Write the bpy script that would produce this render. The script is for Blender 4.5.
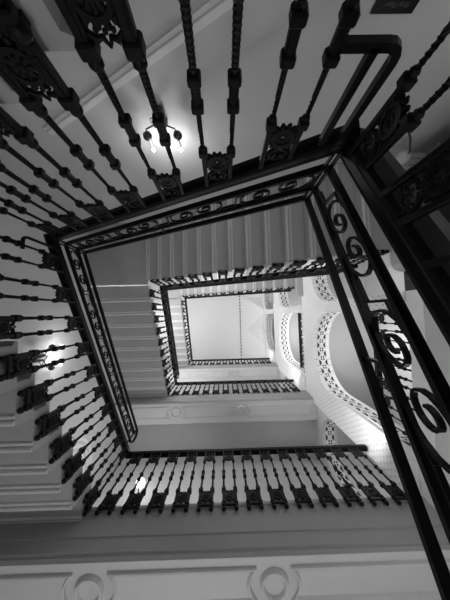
import bpy, math, random
from mathutils import Vector, Matrix
random.seed(4)
PI = math.pi
for o in list(bpy.data.objects):
    bpy.data.objects.remove(o)
scene = bpy.context.scene
COL = scene.collection

# ------------------------------------------------------------------ camera, world, exposure, lights
EYE = 1.6                                   # the camera looks straight up the well; the heights below are measured from it
cam_d = bpy.data.cameras.new('camera'); cam = bpy.data.objects.new('camera', cam_d); COL.objects.link(cam)
cam_d.sensor_fit = 'HORIZONTAL'; cam_d.sensor_width = 36; cam_d.lens = 18.0; cam_d.clip_start = 0.01
AX, AY, AR = -0.0679, 0.0104, -0.0239
def rot3():
    A = Matrix(((1,0,0),(0,math.cos(AX),-math.sin(AX)),(0,math.sin(AX),math.cos(AX))))
    B = Matrix(((math.cos(AY),0,-math.sin(AY)),(0,1,0),(math.sin(AY),0,math.cos(AY))))
    C = Matrix(((math.cos(AR),-math.sin(AR),0),(math.sin(AR),math.cos(AR),0),(0,0,1)))
    return C @ B @ A
r3 = rot3()
M = Matrix((r3[0], -r3[1], -r3[2])).transposed().to_4x4()
M.translation = (0, 0, EYE)
cam.matrix_world = M
scene.camera = cam

w = bpy.data.worlds.new('world'); scene.world = w; w.use_nodes = True
w.node_tree.nodes['Background'].inputs[0].default_value = (1, 1, 1, 1)
w.node_tree.nodes['Background'].inputs[1].default_value = 0.05
vs = scene.view_settings
vs.view_transform = 'Standard'; vs.look = 'None'; vs.gamma = 1.0; vs.use_curve_mapping = False
vs.exposure = 0.22

def lamp(name, loc, power, radius=0.06, kind='POINT', aim=None, spot=None):
    d = bpy.data.lights.new(name, kind); d.energy = power
    if kind == 'AREA': d.size = radius
    else: d.shadow_soft_size = radius
    if spot: d.spot_size = spot; d.spot_blend = 0.6
    o = bpy.data.objects.new(name, d); COL.objects.link(o)
    o.location = (loc[0], loc[1], loc[2] + EYE)
    if aim:
        o.rotation_euler = Vector((aim[0]-loc[0], aim[1]-loc[1], aim[2]-loc[2])).to_track_quat('-Z', 'Y').to_euler()
    return o
# (x, y, height above the eye) of the stairwell's lamps and of the unseen fill lights added to them
lamp('light_first_storey_uplight', (1.55, 1.75, 3.15), 72, 0.10, 'SPOT', (2.42, 1.55, 5.05), 1.9)
lamp('light_second_storey_uplight', (1.55, 1.75, 7.02), 66, 0.10, 'SPOT', (2.42, 1.55, 8.92), 1.9)
lamp('light_third_storey_uplight', (1.55, 1.75, 10.95), 66, 0.10, 'SPOT', (2.42, 1.55, 12.85), 1.9)
lamp('light_first_corridor_fill', (3.5, 0.9, 5.4), 22, 0.12)  # this and the next: unseen lights added to brighten the corridors behind the arches
lamp('light_second_corridor_fill', (3.5, 0.9, 9.2), 40, 0.12)
lamp('light_lowest_top_wall_candles', (-0.62, -1.84, 2.62), 6, 0.06)
lamp('light_lowest_left_wall_candles', (-2.64, 0.62, 4.05), 6, 0.06)
for k_ in (1, 2):  # no fixtures up here; unseen lights added to brighten the right wall broadly
    lamp('light_upper_top_wall_fill', (-0.62, -1.86, 2.62+3.93*k_), 80, 0.10)
    lamp('light_upper_left_wall_fill', (-2.72, 0.62, 4.05+3.93*k_), 95, 0.10)
lamp('light_landing_globe', (-1.60, 2.80, 4.7), 22, 0.10)
lamp('light_second_landing_fill', (-1.82, 3.0, 8.73), 34, 0.10)  # unseen light over the second landing, no globe modelled there
lamp('light_first_stair_arch_fill', (2.95, -1.1, 3.9), 26, 0.12)  # this and the next: added unseen behind the arches to graze the stair undersides
lamp('light_second_stair_arch_fill', (2.95, -1.1, 7.8), 26, 0.12)
lamp('light_lobby_wall_fill', (1.8, -1.25, 0.4), 8, 0.1)  # stands well below the lobby globe, added to brighten the top wall
lamp('light_hall_wall_fill', (1.75, 1.6, 1.2), 10, 0.15)  # unseen, added to brighten the plaster under the right wall's arches
lamp('light_hall_fill', (-0.4, 3.3, -0.1), 52, 0.25)  # unseen light added low down to brighten the landing and stair undersides
lamp('light_hall_stairs_fill', (-2.4, -1.2, -0.6), 8, 0.25)  # unseen low light beside the stairs, no lamp modelled

# ------------------------------------------------------------------ materials
def mat(name, c, rough=0.6, metal=0.0, spec=0.5, noise=0.0, nscale=8.0, bump=0.0, emit=0.0):
    m = bpy.data.materials.new(name); m.use_nodes = True
    nt = m.node_tree; b = nt.nodes['Principled BSDF']
    b.inputs['Base Color'].default_value = (c, c, c, 1)
    b.inputs['Roughness'].default_value = rough; b.inputs['Metallic'].default_value = metal
    b.inputs['Specular IOR Level'].default_value = spec
    if emit:
        b.inputs['Emission Color'].default_value = (1, 1, 1, 1); b.inputs['Emission Strength'].default_value = emit
    if noise or bump:
        tc = nt.nodes.new('ShaderNodeTexCoord'); n = nt.nodes.new('ShaderNodeTexNoise')
        n.inputs['Scale'].default_value = nscale; n.inputs['Detail'].default_value = 5
        nt.links.new(tc.outputs['Object'], n.inputs['Vector'])
        if noise:
            r = nt.nodes.new('ShaderNodeMapRange')
            r.inputs[3].default_value = c*(1-noise); r.inputs[4].default_value = c*(1+noise)
            nt.links.new(n.outputs['Fac'], r.inputs[0])
            cc = nt.nodes.new('ShaderNodeCombineColor')
            for i in range(3): nt.links.new(r.outputs[0], cc.inputs[i])
            nt.links.new(cc.outputs[0], b.inputs['Base Color'])
        if bump:
            bp = nt.nodes.new('ShaderNodeBump'); bp.inputs['Strength'].default_value = bump
            bp.inputs['Distance'].default_value = 0.01
            nt.links.new(n.outputs['Fac'], bp.inputs['Height']); nt.links.new(bp.outputs[0], b.inputs['Normal'])
    return m
IRON = mat('black_iron', 0.005, 0.45, 0.0, 0.16, 0.25, 40, 0.1)
WOOD = mat('dark_polished_wood', 0.003, 0.4, 0.0, 0.09, 0.3, 6)
DARKWOOD = mat('dark_stained_timber', 0.012, 0.4, 0, 0.3, 0.3, 4)
PLASTER = mat('plaster', 0.62, 0.8, 0, 0.2, 0.04, 2, 0.05)
STONE = mat('stone_step', 0.42, 0.7, 0, 0.3, 0.06, 6, 0.08)
EDGE = mat('lit_moulding', 0.62, 0.6, 0, 0.3, 0.04, 6)  # paler than the steps, standing in for light along the rolls
FASCIA = mat('shaded_fascia', 0.33, 0.7, 0, 0.3, 0.04, 3, 0.05)  # tone darkened to hold the shade on the beam's upright face
SOFFIT = mat('lit_soffit', 0.60, 0.7, 0, 0.3, 0.04, 3)  # tone lightened to hold the light from below on the beam's underside
LAND = mat('landing_plaster', 0.50, 0.75, 0, 0.3, 0.04, 3, 0.05)
WHITE = mat('white_plaster', 0.82, 0.7, 0, 0.3, 0.02, 3)
CEIL = mat('ceiling_plaster', 0.80, 0.85, 0, 0.2, 0.02, 3)
FLOORM = mat('ground_floor_stone', 0.30, 0.6, 0, 0.3, 0.1, 4)
BRASS = mat('tarnished_metal', 0.10, 0.35, 0.8, 0.5, 0.2, 20)
CANDLE = mat('candle_tube', 0.55, 0.5)
BULB = mat('lit_bulb', 0.9, 0.4, emit=30)
GLOBE = mat('lit_globe', 0.9, 0.3, emit=3)
DIMGLOBE = mat('dim_globe', 0.35, 0.15, emit=0.03)
SIGNM = mat('black_sign_board', 0.006, 0.3)
LETTER = mat('sign_lettering', 0.12, 0.5)
HOLE = mat('dark_grille_hole', 0.06, 0.8)

def _math(nt, op, a, b=None, c=None):
    n = nt.nodes.new('ShaderNodeMath'); n.operation = op
    for i, v in enumerate((a, b, c)):
        if v is None: continue
        if isinstance(v, (int, float)): n.inputs[i].default_value = v
        else: nt.links.new(v, n.inputs[i])
    return n.outputs[0]
def wallpaper():
    m = mat('dotted_wallpaper', 0.8, 0.75, 0, 0.2); nt = m.node_tree; b = nt.nodes['Principled BSDF']
    tc = nt.nodes.new('ShaderNodeTexCoord'); s = nt.nodes.new('ShaderNodeSeparateXYZ')
    nt.links.new(tc.outputs['Object'], s.inputs[0])
    P = 0.15; PY = 0.095
    y = _math(nt, 'DIVIDE', s.outputs[1], PY); z = _math(nt, 'DIVIDE', s.outputs[2], P)
    u = _math(nt, 'ADD', y, z); v = _math(nt, 'SUBTRACT', y, z)
    du = _math(nt, 'SUBTRACT', _math(nt, 'FRACT', u), 0.5); dv = _math(nt, 'SUBTRACT', _math(nt, 'FRACT', v), 0.5)
    d = _math(nt, 'SQRT', _math(nt, 'ADD', _math(nt, 'MULTIPLY', du, du), _math(nt, 'MULTIPLY', dv, dv)))
    k = _math(nt, 'LESS_THAN', d, 0.22)
    mx = nt.nodes.new('ShaderNodeMix'); mx.data_type = 'RGBA'
    nt.links.new(k, mx.inputs[0]); mx.inputs[6].default_value = (.84, .84, .84, 1); mx.inputs[7].default_value = (.60, .60, .60, 1)
    nt.links.new(mx.outputs[2], b.inputs['Base Color'])
    return m
PAPER = wallpaper()
def lattice():
    # u along the arch, v across it, both in cells; petals and side triangles are dark in a white lattice
    m = mat('pierced_lattice', 0.8, 0.7, 0, 0.2); nt = m.node_tree; b = nt.nodes['Principled BSDF']
    tc = nt.nodes.new('ShaderNodeUVMap'); s = nt.nodes.new('ShaderNodeSeparateXYZ')
    nt.links.new(tc.outputs[0], s.inputs[0])
    u = _math(nt, 'SUBTRACT', _math(nt, 'FRACT', s.outputs[0]), 0.5); v = _math(nt, 'SUBTRACT', s.outputs[1], 0.5)
    au = _math(nt, 'ABSOLUTE', u); av = _math(nt, 'ABSOLUTE', v)
    petal = None
    dd = _math(nt, 'ABSOLUTE', _math(nt, 'SUBTRACT', au, av))
    sm = _math(nt, 'ADD', au, av)
    # four petals
    dx = _math(nt, 'SUBTRACT', au, 0.13); dy = _math(nt, 'SUBTRACT', av, 0.13)
    r = _math(nt, 'SQRT', _math(nt, 'ADD', _math(nt, 'MULTIPLY', dx, dx), _math(nt, 'MULTIPLY', dy, dy)))
    petal = _math(nt, 'LESS_THAN', r, 0.095)
    # side triangles outside the diamond
    tri = _math(nt, 'MULTIPLY', _math(nt, 'GREATER_THAN', sm, 0.60), _math(nt, 'LESS_THAN', av, 0.47))
    tri = _math(nt, 'MULTIPLY', tri, _math(nt, 'GREATER_THAN', av, 0.22))
    k = _math(nt, 'MAXIMUM', petal, tri)
    mx = nt.nodes.new('ShaderNodeMix'); mx.data_type = 'RGBA'
    nt.links.new(k, mx.inputs[0]); mx.inputs[6].default_value = (.8, .8, .8, 1); mx.inputs[7].default_value = (.05, .05, .05, 1)
    nt.links.new(mx.outputs[2], b.inputs['Base Color'])
    return m
LATTICE = lattice()

# ------------------------------------------------------------------ mesh helpers
class MB:
    def __init__(s): s.v = []; s.f = []; s.sm = []
    def add(s, vs, fs, smooth=False):
        n = len(s.v); s.v += [tuple(p) for p in vs]
        for f in fs: s.f.append(tuple(i+n for i in f)); s.sm.append(smooth)
    def box(s, x0, x1, y0, y1, z0, z1, bev=0.0):
        if bev:
            b = min(bev, (x1-x0)/2.01, (y1-y0)/2.01, (z1-z0)/2.01)
            rings = []
            for z, i in ((z0, b), (z0+b, 0), (z1-b, 0), (z1, b)):
                rings.append([(x0+b, y0+i, z), (x1-b, y0+i, z), (x1-i, y0+b, z), (x1-i, y1-b, z), (x1-b, y1-i, z), (x0+b, y1-i, z), (x0+i, y1-b, z), (x0+i, y0+b, z)])
            s.rings(rings); return
        v = [(x0,y0,z0),(x1,y0,z0),(x1,y1,z0),(x0,y1,z0),(x0,y0,z1),(x1,y0,z1),(x1,y1,z1),(x0,y1,z1)]
        s.add(v, [(3,2,1,0),(4,5,6,7),(0,1,5,4),(1,2,6,5),(2,3,7,6),(3,0,4,7)])
    def rings(s, rings, caps=True, smooth=False, closed=False):
        n = len(rings[0]); v = [p for r in rings for p in r]; f = []
        K = len(rings)
        for i in range(K if closed else K-1):
            a = i*n; b = ((i+1) % K)*n
            for j in range(n): f.append((a+j, a+(j+1) % n, b+(j+1) % n, b+j))
        s.add(v, f, smooth)
        if caps and not closed:
            s.add(rings[0], [tuple(reversed(range(n)))]); s.add(rings[-1], [tuple(range(n))])
    def lathe(s, prof, c=(0,0,0), n=10, smooth=True):
        s.rings([[(c[0]+r*math.cos(2*PI*j/n), c[1]+r*math.sin(2*PI*j/n), c[2]+z) for j in range(n)] for r, z in prof], True, smooth)
    def ball(s, c, r, n=8, k=6):
        s.lathe([(max(r*math.sin(PI*i/k), r*0.02), -r*math.cos(PI*i/k)) for i in range(k+1)], c, n)
    def sweep(s, path, prof, side, closed=False, smooth=False):
        # profile (a, b): a along side, b along side x tangent
        P = [Vector(p) for p in path]; S = Vector(side).normalized(); R = []
        for i, p in enumerate(P):
            if closed: t = P[(i+1) % len(P)]-P[i-1]
            else: t = P[min(i+1, len(P)-1)]-P[max(i-1, 0)]
            t.normalize(); u = S.cross(t).normalized()
            R.append([p+S*a+u*b for a, b in prof])
        s.rings(R, True, smooth, closed)
    def tube(s, path, r, n=6, smooth=True):
        P = [Vector(p) for p in path]; R = []; ref = None
        for i, p in enumerate(P):
            t = (P[min(i+1, len(P)-1)]-P[max(i-1, 0)]).normalized()
            a = t.orthogonal().normalized() if ref is None else (ref-t*ref.dot(t)).normalized()
            ref = a; b = t.cross(a); rr = r[i] if isinstance(r, (list, tuple)) else r
            R.append([p+(a*math.cos(2*PI*j/n)+b*math.sin(2*PI*j/n))*rr for j in range(n)])
        s.rings(R, True, smooth)
    def prism(s, poly, axis, a, b):
        # polygon given in the two other axes (in x,y,z order), extruded along axis from a to b
        def P(q, t):
            return {'x': (t, q[0], q[1]), 'y': (q[0], t, q[1]), 'z': (q[0], q[1], t)}[axis]
        s.rings([[P(q, a) for q in poly], [P(q, b) for q in poly]])
    def mesh(s, name, m):
        me = bpy.data.meshes.new(name); me.from_pydata(s.v, [], s.f); me.update()
        me.polygons.foreach_set('use_smooth', s.sm)
        import bmesh
        bm = bmesh.new(); bm.from_mesh(me); bmesh.ops.recalc_face_normals(bm, faces=bm.faces); bm.to_mesh(me); bm.free()
        me.materials.append(m); return me
    def build(s, name, m, parent=None, loc=(0,0,0), rz=0):
        return place(s.mesh(name, m), name, parent, loc, rz)
def place(me, name, parent=None, loc=(0,0,0), rz=0):
    o = bpy.data.objects.new(name, me); COL.objects.link(o)
    o.location = loc; o.rotation_euler = (0, 0, rz)
    if parent: o.parent = parent
    return o
def thing(name, label, cat, loc=(0,0,0), group=None, rz=0):
    o = bpy.data.objects.new(name, None); COL.objects.link(o); o.empty_display_size = 0.1
    o.location = (loc[0], loc[1], loc[2]+EYE); o.rotation_euler = (0,0,rz)
    o['label'] = label; o['category'] = cat
    if group: o['group'] = group
    return o
def tag(o, label, cat, group=None):
    o['label'] = label; o['category'] = cat
    if group: o['group'] = group
    return o
def struct(name, mb, m):
    o = mb.build(name, m); o.location.z = EYE; o['kind'] = 'structure'; return o
def box_struct(name, m, *b):
    q = MB(); q.box(*b); return struct(name, q, m)

# ------------------------------------------------------------------ plan of the well (metres; heights from the eye)
dL, dB, dT, dR = 1.63, 2.266, 0.784, 2.36
XR0 = 0.585                                   # the lowest flight's railing on the right
H = 3.93; h1 = 3.936; g1 = 2.156
WL, WT, WB, WR, WF = -3.01, -2.164, 3.90, 2.42, 4.3
GROUND = -EYE
F = [None, h1-1.0, h1-1.0+H, h1-1.0+2*H]
G = [g1-1.0, g1-1.0+H, g1-1.0+2*H]
LOW = -0.03                                  # quarter landing at the head of the first flight
TOP = 14.7

# ------------------------------------------------------------------ the room shell
box_struct('floor', FLOORM, WL, WF, WT, WB, GROUND-0.1, GROUND)
box_struct('wall_left', PLASTER, WL-0.2, WL, WT-0.2, WB+0.2, GROUND, TOP+0.3)
box_struct('wall_top', PLASTER, WL, WF, WT-0.2, WT, GROUND, TOP+0.3)
box_struct('wall_bottom', PLASTER, WL, WF, WB, WB+0.2, GROUND, TOP+0.3)
box_struct('wall_corridor', PLASTER, WF, WF+0.2, WT-0.2, WB+0.2, GROUND, TOP+0.3)

def arch_pts(y0, y1, zb, zs, n=20):
    c = (y0+y1)/2; r = (y1-y0)/2
    pts = [(y0, zb), (y0, zs)]
    pts += [(c-r*math.cos(PI*i/n), zs+r*math.sin(PI*i/n)) for i in range(1, n)]
    pts += [(y1, zs), (y1, zb)]
    return pts
def arch_wall(name, m, x0, x1, ya, yb, za, zb, holes):
    import bmesh
    bm = bmesh.new(); loops = [[(ya, za), (yb, za), (yb, zb), (ya, zb)]]+holes
    for x in (x0, x1):
        ed = []
        for L in loops:
            vs = [bm.verts.new((x, p[0], p[1])) for p in L]
            ed += [bm.edges.new((vs[i], vs[(i+1) % len(vs)])) for i in range(len(vs))]
        bmesh.ops.triangle_fill(bm, use_beauty=True, use_dissolve=False, edges=ed)
    for L in loops:
        a = [bm.verts.new((x0, p[0], p[1])) for p in L]; b = [bm.verts.new((x1, p[0], p[1])) for p in L]
        for i in range(len(L)):
            j = (i+1) % len(L); bm.faces.new((a[i], a[j], b[j], b[i]))
    bmesh.ops.remove_doubles(bm, verts=bm.verts, dist=1e-5)
    bmesh.ops.recalc_face_normals(bm, faces=bm.faces)
    me = bpy.data.meshes.new(name); bm.to_mesh(me); bm.free(); me.materials.append(m)
    o = place(me, name, None, (0, 0, EYE)); o['kind'] = 'structure'; return o
WTH = 0.42
holesA, holesB, strips = [], [], []
for k in (1, 2, 3):
    fz = F[k]
    sz = {1: 5.18, 2: 8.93, 3: 12.25}[k]
    holesA.append(arch_pts(-0.03, 1.87, fz, sz)); strips.append((holesA[-1], WR, WR+WTH))
    holesA.append(arch_pts(-2.0, -0.26, fz, sz)); strips.append((holesA[-1], WR, WR+WTH))
    holesB.append(arch_pts(2.50, 3.80, fz, sz+0.15)); strips.append((holesB[-1], WR+0.06, WR+WTH))
arch_wall('wall_right', PAPER, WR, WR+WTH, WT, 2.45, F[1]-0.005, TOP, holesA)
arch_wall('wall_right', PLASTER, WR+0.06, WR+WTH, 2.45, WB, F[1]-0.25, TOP, holesB)
box_struct('wall_right', DARKWOOD, WR+0.02, WR+0.12, -1.80, -0.26, GROUND, F[1]-0.25)
box_struct('wall_right', PLASTER, WR, WR+0.12, -0.26, WB, GROUND, F[1]-0.25)

box_struct('trim_34', DARKWOOD, WR-0.012, WR+WTH, -1.80, -0.26, F[1]-0.25, F[1]-0.005)
box_struct('trim_33', WHITE, WR-0.012, WR+WTH, -0.26, 2.45, F[1]-0.25, F[1]-0.005)
for k in (1, 2, 3):
    for a, b in ((-0.26, -0.03), (1.87, 2.45)):
        q = MB(); q.prism([(WR, F[k]), (WR-0.025, F[k]), (WR-0.025, F[k]+0.30), (WR-0.012, F[k]+0.34), (WR, F[k]+0.34)], 'y', a, b); struct('baseboard_right', q, WHITE)
# pierced lattice lining of every arch, with its plain borders
def intrados(i, pts, x0, x1):
    n = len(pts); c = ((pts[0][0]+pts[-1][0])/2, pts[1][1])
    L = [0.0]
    for a, b in zip(pts, pts[1:]): L.append(L[-1]+math.dist(a, b))
    e = 0.012; mid = (x0+x1)/2; hw = 0.115
    me = bpy.data.meshes.new('trim'); V = []; Fc = []; UV = []
    def inner(p):
        if p[1] <= c[1]: return (p[0]+(e if p[0] < c[0] else -e), p[1])
        d = math.dist(p, c); return (c[0]+(p[0]-c[0])*(d-e)/d, c[1]+(p[1]-c[1])*(d-e)/d)
    for p in pts:
        q = inner(p); V += [(mid-hw, q[0], q[1]), (mid+hw, q[0], q[1]), (mid+hw, p[0], p[1]), (mid-hw, p[0], p[1])]
    for k in range(n-1):
        a = 4*k
        for j in range(4):
            Fc.append((a+j, a+4+j, a+4+(j+1) % 4, a+(j+1) % 4))
            u0, u1 = L[k]/(2*hw), L[k+1]/(2*hw)
            if j == 0: UV += [(u0, 0), (u1, 0), (u1, 1), (u0, 1)]
            else: UV += [(0, 0.5)]*4
    me.from_pydata(V, [], Fc); uv = me.uv_layers.new(name='UVMap')
    for l, q in zip(uv.data, UV): l.uv = q
    me.materials.append(LATTICE); me.update()
    o = place(me, 'trim_%d' % i, None, (0, 0, EYE)); o['kind'] = 'structure'
for i, (pts, a, b) in enumerate(strips): intrados(i+1, pts, a, b)

# corridor floors behind the arches and the nib where each upper flight starts
for k in (1, 2, 3):
    box_struct('floor', LAND, WR+WTH, WF, WT, WB, F[k]-0.22, F[k])
    q = MB(); r = 0.14; cx, cy = 2.24, -0.52
    poly = [(WR, WT), (WR, cy), (cx+r, cy)]
    poly += [(cx+r-r*math.sin(a), cy-r+r*math.cos(a)) for a in (PI/8, PI/4, 3*PI/8)]
    poly += [(cx, cy-r), (cx, WT)]
    q.prism(poly, 'z', F[k]-0.17, F[k]); struct('floor', q, LAND)
# quarter landings in the corner between the top and the left flights
for k in range(3):
    box_struct('floor', STONE, WL, -dL-0.04, WT, -0.74, G[k]-0.06, G[k])
box_struct('floor', STONE, 0.44, WR+0.02, WT, -dT-0.02, LOW-0.16, LOW)

# landings at the bottom side: slab, moulded edge beam with roundels and sunk panels
def landing(k):
    f = F[k]; d = f-F[1]
    box_struct('floor', LAND, WL, WR+0.06, 2.885, WB, f-0.20, f)
    q = MB()
    prof = [(2.885, f), (2.30, f), (2.285, f-0.02), (2.285, f-0.06), (2.30, f-0.08), (2.30, 2.555+d), (2.312, 2.545+d), (2.312, 2.41+d), (2.330, 2.395+d), (2.330, 2.375+d), (2.350, 2.355+d), (2.885, 2.355+d)]
    q.prism(prof, 'x', WL, WR+0.06)
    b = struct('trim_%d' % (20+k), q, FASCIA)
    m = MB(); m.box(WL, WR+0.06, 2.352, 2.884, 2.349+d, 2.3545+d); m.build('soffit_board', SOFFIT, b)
    z = 2.349+d
    cs = [-3.10, -1.335, 0.43, 2.56]
    yc, yh = 2.585, 0.15
    for i, c in enumerate(cs):
        if WL+0.1 < c < WR-0.1:
            m = MB(); m.lathe([(0.138, 0.01), (0.136, -0.02), (0.126, -0.045), (0.112, -0.048), (0.103, -0.035), (0.098, -0.012), (0.004, -0.006)], (c, yc, z), 28, False)
            m.build('roundel', SOFFIT, b)
        if i+1 < len(cs):
            # a raised panel with hollow ends around the roundels
            a0, a1 = c+0.20, cs[i+1]-0.20; a0 = max(a0, WL+0.02)
            def outline(s):
                hh = yh-s; pts = []
                for t in range(-4, 5):
                    yy = hh*t/4; pts.append((a1-s+0.07*(yy/yh)**2-0.035, yc+yy))
                for t in range(4, -5, -1):
                    yy = hh*t/4; pts.append((a0+s-0.07*(yy/yh)**2+0.035, yc+yy))
                return pts
            m = MB(); o1, o2, o3 = outline(0), outline(0.012), outline(0.03)
            m.rings([[(p[0], p[1], z) for p in o1], [(p[0], p[1], z-0.03) for p in o1], [(p[0], p[1], z-0.036) for p in o2], [(p[0], p[1], z-0.006) for p in o3]])
            m.build('panel', SOFFIT, b)
for k in (1, 2, 3): landing(k)

# ceiling: flat field, studded band, cove with lunettes over the arches
box_struct('ceiling', CEIL, WL, 1.14, WT, WB, TOP, TOP+0.2)
def cove():
    x0, z0, x1, z1 = 1.14, TOP, WR, 13.35
    def cz(x): return z0+(z1-z0)*((x-x0)/(x1-x0))**1.15
    q = MB(); px = 1.52
    lun = [(-2.0, -0.26), (-0.03, 1.87), (2.52, 3.80)]
    cur = WT
    for a, b in lun:
        c = (a+b)/2; zr = 14.15
        A, B_, Pk, Rg = (x1, a, cz(x1)), (x1, b, cz(x1)), (px, c, cz(px)), (x1, c, zr)
        # cove strips beside the lunette, then its two sides
        q.add([(x0, cur, z0), (x1, cur, cz(x1)), A, (x0, a, z0)], [(0, 1, 2, 3)])
        q.add([(x0, a, z0), A, Pk, (x0, c, z0)], [(0, 1, 2, 3)])
        q.add([(x0, c, z0), Pk, B_, (x0, b, z0)], [(0, 1, 2, 3)])
        q.add([A, Rg, Pk], [(0, 1, 2)]); q.add([B_, Pk, Rg], [(0, 1, 2)])
        cur = b
    q.add([(x0, cur, z0), (x1, cur, cz(x1)), (x1, WB, cz(x1)), (x0, WB, z0)], [(0, 1, 2, 3)])
    o = struct('ceiling', q, CEIL)
    md = o.modifiers.new('thick', 'SOLIDIFY'); md.thickness = 0.03
cove()
box_struct('ceiling', CEIL, WR+WTH, WF, WT, WB, 13.6, 13.7)
tb = box_struct('trim_30', CEIL, 1.06, 1.17, WT, WB, TOP-0.03, TOP)
stud = MB(); stud.lathe([(0.055, 0), (0.055, -0.012), (0.042, -0.02)], (0, 0, 0), 8)
stud = stud.mesh('stud', HOLE)
for i in range(29): place(stud, 'stud', tb, (1.115, WT+0.15+i*0.2, TOP-0.03))

# sloping dado rail on the top wall above the lowest flight
q = MB(); prof = [(0, -0.055), (0.018, -0.05), (0.018, -0.02), (0.034, -0.012), (0.034, 0.012), (0.018, 0.02), (0.018, 0.05), (0, 0.055)]
q.sweep([(0.75, WT, 1.04), (-1.95, WT, 2.46)], [(a, b) for a, b in prof], (0, 1, 0))
struct('trim_31', q, WHITE)
# arched architrave on the left wall at the first landing
q = MB()
for off in (0.0, 0.12, 0.24):
    r = 0.46+off; c = (3.05, 4.45)
    path = [(WL+0.03, c[0]-r, F[1]+0.05)]+[(WL+0.03, c[0]-r*math.cos(PI*i/18), c[1]+r*math.sin(PI*i/18)) for i in range(19)]+[(WL+0.03, c[0]+r, F[1]+0.05)]
    q.sweep(path, [(-0.03, -0.04), (0.03, -0.03), (0.045, 0), (0.03, 0.03), (-0.03, 0.04)], (1, 0, 0))
struct('trim_32', q, WHITE)

# ------------------------------------------------------------------ stone stair flights
def stair(label, origin, rz, n, run, rise, width, group=None):
    """origin: inner foot of the flight (x, y, height of the floor it leaves); local x climbs, local y goes to the wall."""
    t = thing('stair_flight', label, 'stairs', origin, group, rz)
    r, h = run, rise
    prof = [(r+0.03, 0), (-0.02, 0), (-0.035, -0.012), (-0.035, -0.03), (-0.02, -0.042), (0, -0.05), (0, -h), (r+0.040, -h), (r+0.046, -h+0.01), (r+0.046, 0)]
    m = MB(); m.prism([(a, b) for a, b in reversed(prof)], 'y', 0.045, width-0.02)
    me = m.mesh('step', STONE)
    # two rolls under the back edge, their caught light painted as a paler tone
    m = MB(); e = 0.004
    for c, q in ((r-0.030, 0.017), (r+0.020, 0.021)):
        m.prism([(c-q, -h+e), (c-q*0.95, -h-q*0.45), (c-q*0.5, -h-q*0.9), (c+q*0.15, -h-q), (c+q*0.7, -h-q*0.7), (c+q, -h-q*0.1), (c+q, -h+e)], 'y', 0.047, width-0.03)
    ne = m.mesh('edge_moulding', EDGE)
    for i in range(n):
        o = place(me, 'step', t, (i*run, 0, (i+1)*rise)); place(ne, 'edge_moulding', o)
    return t
DOWN = 'running '
stair('grey stone stair flight beside the lens at the far right, under the nearest black railing', (XR0, 2.10, GROUND), -PI/2, 10, 2.884/10, (LOW-GROUND)/10, 1.38)
stair('dark-lit stone stair flight in the top left corner, below the two-candle wall light', (0.435, -dT, LOW), PI, 7, (0.435+dL)/7, (G[0]-LOW)/7, -WT-dT)
lab_L = ['lowest stone stair flight up the left edge, its stepped underside beside the left candle light',
         'middle stone stair flight on the left, seen inside the scrolled guard rail',
         'uppermost short-looking stone stair flight on the left, just outside the bright ceiling']
lab_T = ['stone stair flight whose striped underside shows just inside the largest top railing',
         'upper stone stair flight along the top, glimpsed between the two small inner railings']
for k in range(3):
    stair(lab_L[k], (-dL, -0.70, G[k]), PI/2, 10, (0.70+dB+0.03)/10, (F[k+1]-G[k])/10, dL*-1-WL)
for k in (1, 2):
    stair(lab_T[k-1], (2.26, -dT, F[k]), PI, 13, (2.26+dL)/13, (G[k]-F[k])/13, -WT-dT)

# ------------------------------------------------------------------ ironwork kit (local x along the climb, y to the outside, z up, 0 = handrail centre)
def sq_ring(a, z, tw=0.0, k=1.0):
    return [(a*math.cos(PI/4+tw+j*PI/2)*k, a*math.sin(PI/4+tw+j*PI/2)*k, z) for j in range(4)]
def baluster_mesh(top):
    m = MB(); q = math.sqrt(2)
    def block(z0, z1, a, bev=0.006): m.box(-a, a, -a, a, z0, z1, bev)
    def twist(z0, z1, a0, a1):
        n = 22; L = abs(z1-z0); m.rings([sq_ring((a0+(a1-a0)*i/n)*q, z0+(z1-z0)*i/n, PI*5.5*i/n) for i in range(n+1)])
    block(-0.255, top, 0.011, 0.003)                                   # plain square head
    block(-0.285, -0.245, 0.021)
    m.lathe([(0.012, -0.305), (0.018, -0.295), (0.012, -0.283)], n=8)
    twist(-0.50, -0.30, 0.0080, 0.0074)
    block(-0.522, -0.488, 0.023); block(-0.605, -0.515, 0.015); block(-0.622, -0.588, 0.023)
    # sunk panels are read as raised fillets on the mid block
    for s in (-1, 1):
        m.box(-0.008, 0.008, s*0.015-0.002, s*0.015+0.002, -0.59, -0.53); m.box(s*0.015-0.002, s*0.015+0.002, -0.008, 0.008, -0.59, -0.53)
    twist(-0.80, -0.62, 0.0105, 0.0090)
    m.lathe([(0.012, -0.835), (0.024, -0.82), (0.024, -0.805), (0.013, -0.79)], n=10)
    block(-0.875, -0.83, 0.028)
    block(-1.03, -0.865, 0.0185)
    for s in (-1, 1): m.box(-0.008, 0.008, s*0.0185-0.003, s*0.0185+0.003, -1.0, -0.885)
    m.lathe([(0.014, -1.075), (0.028, -1.06), (0.030, -1.04), (0.018, -1.025)], n=10)
    block(-1.10, -1.07, 0.022)
    m.ball((0, 0, -1.128), 0.027, 10, 6)
    m.box(-0.014, 0.014, 0, 0.06, -1.06, -1.03)                          # lug into the step end
    return m.mesh('baluster', IRON)
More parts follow.
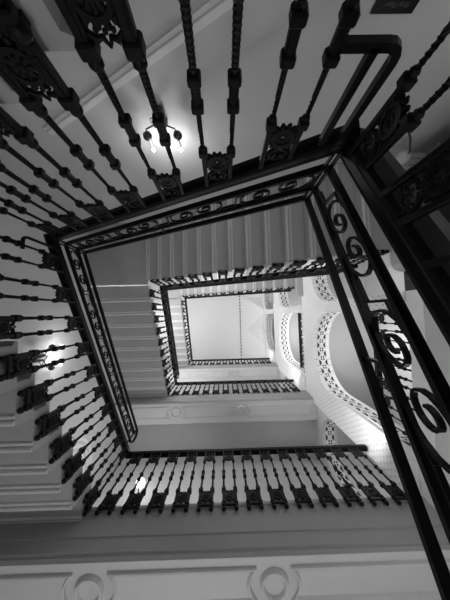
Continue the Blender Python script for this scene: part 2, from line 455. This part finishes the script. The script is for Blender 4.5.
def rosette_mesh():
    # pierced roundel with a toothed crown below, a small lyre above
    m = MB(); c = (0, -0.195); n = 20
    ring = lambda r: [(r*math.cos(2*PI*i/n), 0, c[1]+r*math.sin(2*PI*i/n)) for i in range(n)]
    m.sweep(ring(0.045), [(-0.010, -0.008), (0.010, -0.008), (0.010, 0.008), (-0.010, 0.008)], (0, 1, 0), True)
    m.sweep(ring(0.029), [(-0.006, -0.006), (0.006, -0.006), (0.006, 0.006), (-0.006, 0.006)], (0, 1, 0), True)
    for i in range(14):
        a = 2*PI*i/14; m.ball((0.060*math.cos(a), 0, c[1]+0.060*math.sin(a)), 0.012, 6, 4)
        m.ball((0.071*math.cos(a), 0, c[1]+0.071*math.sin(a)), 0.006, 5, 3)
    for i in range(7):
        a = 2*PI*i/7; m.ball((0.016*math.cos(a), 0, c[1]+0.016*math.sin(a)), 0.010, 6, 4)
    for s in (-1, 1):
        m.tube([(s*0.006, 0, -0.125), (s*0.03, 0, -0.12), (s*0.046, 0, -0.10), (s*0.038, 0, -0.078), (s*0.018, 0, -0.08), (s*0.016, 0, -0.098)], 0.010, 5)
        m.tube([(s*0.05, 0, -0.06), (s*0.02, 0, -0.068), (0, 0, -0.055)], 0.008, 5)
    return m.mesh('rosette', IRON)
def bracket_mesh():
    # broad leafy cast plate low down between the two balusters of a pair, on a foot bar
    m = MB(); c = -0.965; n = 20
    ring = lambda r: [(r*math.cos(2*PI*i/n), 0, c+r*math.sin(2*PI*i/n)) for i in range(n)]
    m.sweep(ring(0.048), [(-0.012, -0.008), (0.012, -0.008), (0.012, 0.008), (-0.012, 0.008)], (0, 1, 0), True)
    for i in range(9):
        a = 2*PI*i/9
        m.tube([(0.008*math.cos(a), 0, c+0.008*math.sin(a)), (0.026*math.cos(a+.3), -0.007, c+0.026*math.sin(a+.3)), (0.045*math.cos(a), 0, c+0.045*math.sin(a))], [0.007, 0.012, 0.005], 5)
    for i in range(14):
        a = 2*PI*i/14; m.ball((0.064*math.cos(a), 0, c+0.064*math.sin(a)), 0.013, 6, 4)
    for i in range(20):
        a = 2*PI*i/20; m.ball((0.079*math.cos(a), 0.002, c+0.079*math.sin(a)), 0.009, 5, 3)
    m.ball((0, -0.006, c), 0.015, 8, 5)
    for s in (-1, 1):
        m.tube([(s*0.05, 0, -0.885), (s*0.03, 0, -0.868), (s*0.012, 0, -0.875), (0, 0, -0.85)], [0.010, 0.012, 0.009, 0.004], 5)
    m.box(-0.075, 0.075, -0.010, 0.012, -1.085, -1.045, 0.006)
    return m.mesh('bracket', IRON)
BAL = {'flat': baluster_mesh(0.0), 'up': baluster_mesh(0.035), 'down': baluster_mesh(-0.045)}
ROS = rosette_mesh(); BRK = bracket_mesh()
RAILPROF = [(-0.016, 0.014), (-0.008, 0.034), (0.026, 0.044), (0.060, 0.034), (0.068, 0.014), (0.066, -0.006), (0.058, -0.018), (0.058, -0.04), (0.052, -0.056), (-0.006, -0.056), (-0.012, -0.04), (-0.012, -0.018), (-0.015, -0.006)]
WIDEPROF = [(a+0.014, b) for a, b in ((-0.018, 0.014), (-0.010, 0.034), (0.045, 0.046), (0.105, 0.034), (0.118, 0.014), (0.116, -0.006), (0.100, -0.02), (0.104, -0.05), (0.095, -0.07), (-0.006, -0.07), (-0.014, -0.05), (-0.012, -0.02), (-0.017, -0.006))]
GB = (0.168, 0.358, 0.488)                    # heights of the three guard bars above the handrail
BARPROF = [(-0.018, -0.010), (0.018, -0.010), (0.018, 0.010), (-0.018, 0.010)]

def spiral(cx, cz, r0, a0, turns, sgn, n=26):
    return [(cx+(r0*(1-0.74*i/n))*math.cos(a0+sgn*2*PI*turns*i/n), cz+(r0*(1-0.74*i/n))*math.sin(a0+sgn*2*PI*turns*i/n)) for i in range(n+1)]
def scroll_mesh(slope, per):
    m = MB(); pr = [(-0.014, -0.006), (0.014, -0.006), (0.014, 0.006), (-0.014, 0.006)]
    lo, hi = GB[0]+0.008, GB[1]-0.008; mid = (lo+hi)/2; hh = (hi-lo)/2
    def sh(pts): return [(x, 0, z+slope*x) for x, z in pts]
    s = per/0.53; pr = [(-0.009, -0.005), (0.009, -0.005), (0.009, 0.005), (-0.009, 0.005)]
    r = hh-0.002; c1, c2 = 0.115*s, 0.305*s
    def curl(cx, a0):
        out = []
        for i in range(31):
            t = 1.75*i/30; k = 1.0 if t < 0.45 else (1.0-0.54*min(1, (t-0.45)/0.5) if t < 0.95 else 0.46-0.20*(t-0.95)/0.8)
            off = 0.0 if t < 0.45 else min(1, (t-0.45)/0.5)
            a = a0+2*PI*t
            # the small inner curl sits against the bar the big loop ends on
            out.append((cx+(1.30-0.25*off)*r*k*math.cos(a)-0.010*off*math.cos(a0+PI/2), mid+r*k*math.sin(a)-0.10*r*off*math.sin(a0)))
        return out
    A = curl(c1, PI/2); B = curl(c2, -PI/2)
    m.sweep(sh([(0.0, hi-0.03), (0.04*s, hi-0.02)]+A), pr, (0, 1, 0))
    m.sweep(sh([(0.40*s, lo+0.03), (0.355*s, lo+0.02)]+B), pr, (0, 1, 0))
    m.sweep(sh([(0.39*s, lo+0.03), (0.44*s, lo+0.032)]), pr, (0, 1, 0))
    m.sweep(sh([(0.44*s, lo+0.025), (0.441*s, hi-0.025)]), pr, (0, 1, 0))
    m.sweep(sh([(0.44*s, hi-0.032), (0.53*s, hi-0.03)]), pr, (0, 1, 0))
    return m.mesh('scroll', IRON)
def railing(label, origin, rz, length, slope, n, start, step, guard=True, ext=(0.0, 0.0), gcut=(0.0, 0.0), loop_end=False, flats=(), group=None, prof=None, soff=0.0):
    """origin: (x, y, handrail height at local x = 0)."""
    t = thing('stair_railing', label, 'railing', origin, group, rz)
    m = MB(); m.sweep([(-ext[0], 0, -slope*ext[0]), (length*0.5, 0, slope*length*0.5), (length+ext[1], 0, slope*(length+ext[1]))], prof or RAILPROF, (0, 1, 0))
    m.build('handrail', WOOD, t)
    for i in range(n):
        c = start+i*step; z = slope*c
        d = 0.074 if abs(slope) < 0.05 else 0.067
        for s in (-1, 1):
            kind = 'flat' if abs(slope) < 0.05 else ('up' if s > 0 else 'down')
            place(BAL[kind], 'baluster', t, (c+s*d, 0, z))
        place(ROS, 'rosette', t, (c, 0, z)); place(BRK, 'bracket', t, (c, 0, z))
    if guard:
        a, b = gcut[0], length-gcut[1]
        for h in GB:
            m = MB(); m.sweep([(a, 0, h+slope*a), ((a+b)/2, 0, h+slope*(a+b)/2), (b, 0, h+slope*b)], BARPROF, (0, 1, 0)); m.build('guard_bar', IRON, t)
        per = (b-a-0.06)/max(1, round((b-a)/0.53)); me = scroll_mesh(slope, per)
        for i in range(round((b-a-0.06)/per)):
            x = a+0.03+i*per-soff; place(me, 'scroll', t, (x, 0, slope*x))
        if loop_end:
            m = MB(); hm = (GB[0]+GB[2])/2; rr = (GB[2]-GB[0])/2
            m.sweep([(b+0.10*math.cos(q), 0, hm+slope*b+rr*math.sin(q)) for q in [PI/2-PI*i/12 for i in range(13)]], BARPROF, (0, 1, 0)); m.build('guard_end', IRON, t)
        # little posts carrying the guard
        k = max(2, round((b-a)/0.95)+1)
        for i in range(k):
            x = a+0.02+(b-a-0.04)*i/(k-1)
            m = MB(); m.box(x-0.006, x+0.006, -0.009, 0.009, slope*x+(0.03 if i in (0, k-1) else GB[1]), slope*x+GB[2]-0.005); m.build('guard_post', IRON, t)
    return t

sR = 0.535
nR = 10
t = railing('nearest black railing with large open scrolls, slanting down the right of the picture', (XR0, 2.10, 0.985-sR*2.884), -PI/2, 2.884, sR, 10, 0.144, 0.2884, ext=(0.12, 0.03), gcut=(-0.02, 0.0), prof=WIDEPROF, soff=0.05)
sl = (g1-0.985)/(XR0+dL)
t0 = railing('black railing of the lowest top flight with twisted balusters hanging towards the top edge', (XR0, -dT, 0.985), PI, XR0+dL, sl, 7, XR0-0.285, 0.295, ext=(0.05, 0.04))
# square iron stirrup hanging at the corner where the two lowest railings meet, and at the next corner
def stirrup(parent, x0, x1, zt, zb, w=0.016, second=None):
    m = MB(); p = [(x0, 0, zt), (x0, 0, zb+0.045), (x0+0.004, 0, zb+0.026), (x0+0.014, 0, zb+0.010), (x0+0.028, 0, zb+0.002), (x0+0.045, 0, zb), (x1, 0, zb)]
    pr = [(-w, -w), (w, -w), (w, w), (-w, w)]
    m.sweep(p, pr, (0, 1, 0))
    if second: m.sweep([(second, 0, zt), (second, 0, zb)], pr, (0, 1, 0))
    m.build('stirrup', IRON, parent)
stirrup(t0, 0.035, 0.22, 0.0, -0.38, 0.0135, 0.115)
sL = (h1-g1)/(dT+dB)
lab = ['black railing of the lowest left flight, brackets at the left edge and scrolled guard inside',
       'middle left railing of the second ring, dark rail with pale gaps between its balusters',
       'smallest left railing, at the left of the bright ceiling']
labT = ['second-ring top railing with double dark rail crossing above the bright ceiling',
        'smallest top railing, just above the bright ceiling']
labB = ['long level black landing railing with paired balusters across the lower middle',
        'second-ring level landing railing with close pale gaps below the bright ceiling',
        'smallest level landing railing along the lower edge of the bright ceiling']
for k in range(3):
    tl = railing(lab[k], (-dL, -dT, g1+k*H), PI/2, dT+dB, sL, 10, 0.234, 0.30, ext=(0.04, 0.03), guard=k < 2, gcut=(0.0, 0.20), loop_end=True)
    stirrup(tl, 0.09, 0.20, 0.0, -0.33, 0.010)
    railing(labB[k], (-dL, dB, h1+k*H), 0, dL+dR, 0.0, 13, 0.175, 0.297, ext=(0.04, 0.0), guard=False)
for k in (1, 2):
    z0 = h1-0.07+(k-1)*H; z1 = g1+k*H; Lh = dL+2.38
    railing(labT[k-1], (2.38, -dT, z0), PI, Lh, (z1-z0)/Lh, 13, 0.12+0.15, (2.26+dL)/13, ext=(0.0, 0.04), guard=k < 2, gcut=(0.05, 0.0))
labA = ['black balcony railing in the arch behind the large scrolls at right',
        'black balcony railing in the small lattice arch right of the ceiling',
        'edge of the highest arch railing, a dark strip beside the ceiling cove']
for k in (1, 2, 3):
    railing(labA[k-1], (2.64, 1.86, F[k]+1.0), -PI/2, 1.88, 0.0, 7, 0.135, 0.268, guard=False)

# ------------------------------------------------------------------ lamps and sign
def candle_sconce(label, loc, rz):
    """loc on the wall, local y points out of the wall"""
    t = thing('wall_sconce', label, 'wall light', loc, 'two-candle wall lights', rz)
    m = MB(); m.lathe([(0.045, -0.10), (0.06, -0.05), (0.05, 0.02), (0.065, 0.08), (0.03, 0.14), (0.01, 0.19)], (0, 0.03, 0), 12)
    m.build('back_plate', BRASS, t)
    for s in (-1, 1):
        m = MB(); m.tube([(0, 0.06, -0.02), (s*0.04, 0.13, -0.02), (s*0.10, 0.165, -0.02), (s*0.15, 0.17, 0.0), (s*0.165, 0.17, 0.06)], 0.008, 6)
        m.tube([(s*0.02, 0.09, -0.02), (s*0.05, 0.10, -0.07), (s*0.085, 0.12, -0.07), (s*0.085, 0.13, -0.03), (s*0.06, 0.12, -0.03)], 0.006, 5)
        a = m.build('arm', BRASS, t)
        m = MB(); m.lathe([(0.01, 0.04), (0.04, 0.06), (0.052, 0.095), (0.035, 0.125), (0.014, 0.135)], (s*0.165, 0.17, 0), 12); m.build('drip_cup', BRASS, a)
        m = MB(); m.lathe([(0.014, 0.13), (0.014, 0.27)], (s*0.165, 0.17, 0), 10); m.build('candle', CANDLE, a)
        m = MB(); m.lathe([(0.008, 0.268), (0.017, 0.29), (0.013, 0.315), (0.003, 0.335)], (s*0.165, 0.17, 0), 10); m.build('bulb', BULB, a)
    return t
candle_sconce('two-candle wall light glowing on the top wall between the twisted balusters', (-0.62, WT, 2.27), 0)
candle_sconce('two-candle wall light glowing on the left wall behind the left railing', (WL, 0.62, 3.70), -PI/2)
def globe_lamp(label, loc, rz, m_, r=0.09, arm=0.2):
    t = thing('globe_lamp', label, 'wall light', loc, None, rz)
    m = MB(); m.box(-0.05, 0.05, 0, 0.03, -0.14, -0.04, 0.01); m.tube([(0, 0.02, -0.09), (0, arm*0.6, -0.12), (0, arm, -0.10), (0, arm, -r+0.01)], 0.012, 6); m.build('wall_arm', BRASS, t)
    m = MB(); m.ball((0, arm, 0), r, 16, 10); m.build('globe', m_, t)
    return t
globe_lamp('bright oval globe lamp on the lower landing wall, seen through the landing balusters', (-1.95, WB, 5.35), PI, GLOBE, 0.10, 0.18)
globe_lamp('dim globe lamp at upper right, half hidden by the nearest handrail', (2.17, WT, 2.52), 0, DIMGLOBE, 0.075, 0.36)
t = thing('floor_sign', 'black hanging floor sign with pale script lettering at the top right edge', 'sign', (1.27, WT, 1.36))
m = MB(); m.box(-0.155, 0.155, 0.0, 0.012, -0.12, 0.12, 0.004); m.build('board', SIGNM, t)
cu = bpy.data.curves.new('lettering', 'FONT'); cu.body = 'First Floor'; cu.size = 0.042; cu.shear = 0.35; cu.align_x = 'CENTER'; cu.extrude = 0.001
tmp = bpy.data.objects.new('tmp', cu); COL.objects.link(tmp)
bpy.context.view_layer.update()
me = bpy.data.meshes.new_from_object(tmp.evaluated_get(bpy.context.evaluated_depsgraph_get())); bpy.data.objects.remove(tmp)
me.materials.clear(); me.materials.append(LETTER)
lo = place(me, 'lettering', t, (0.01, 0.0135, 0.055)); lo.rotation_euler = (PI/2, 0, PI)
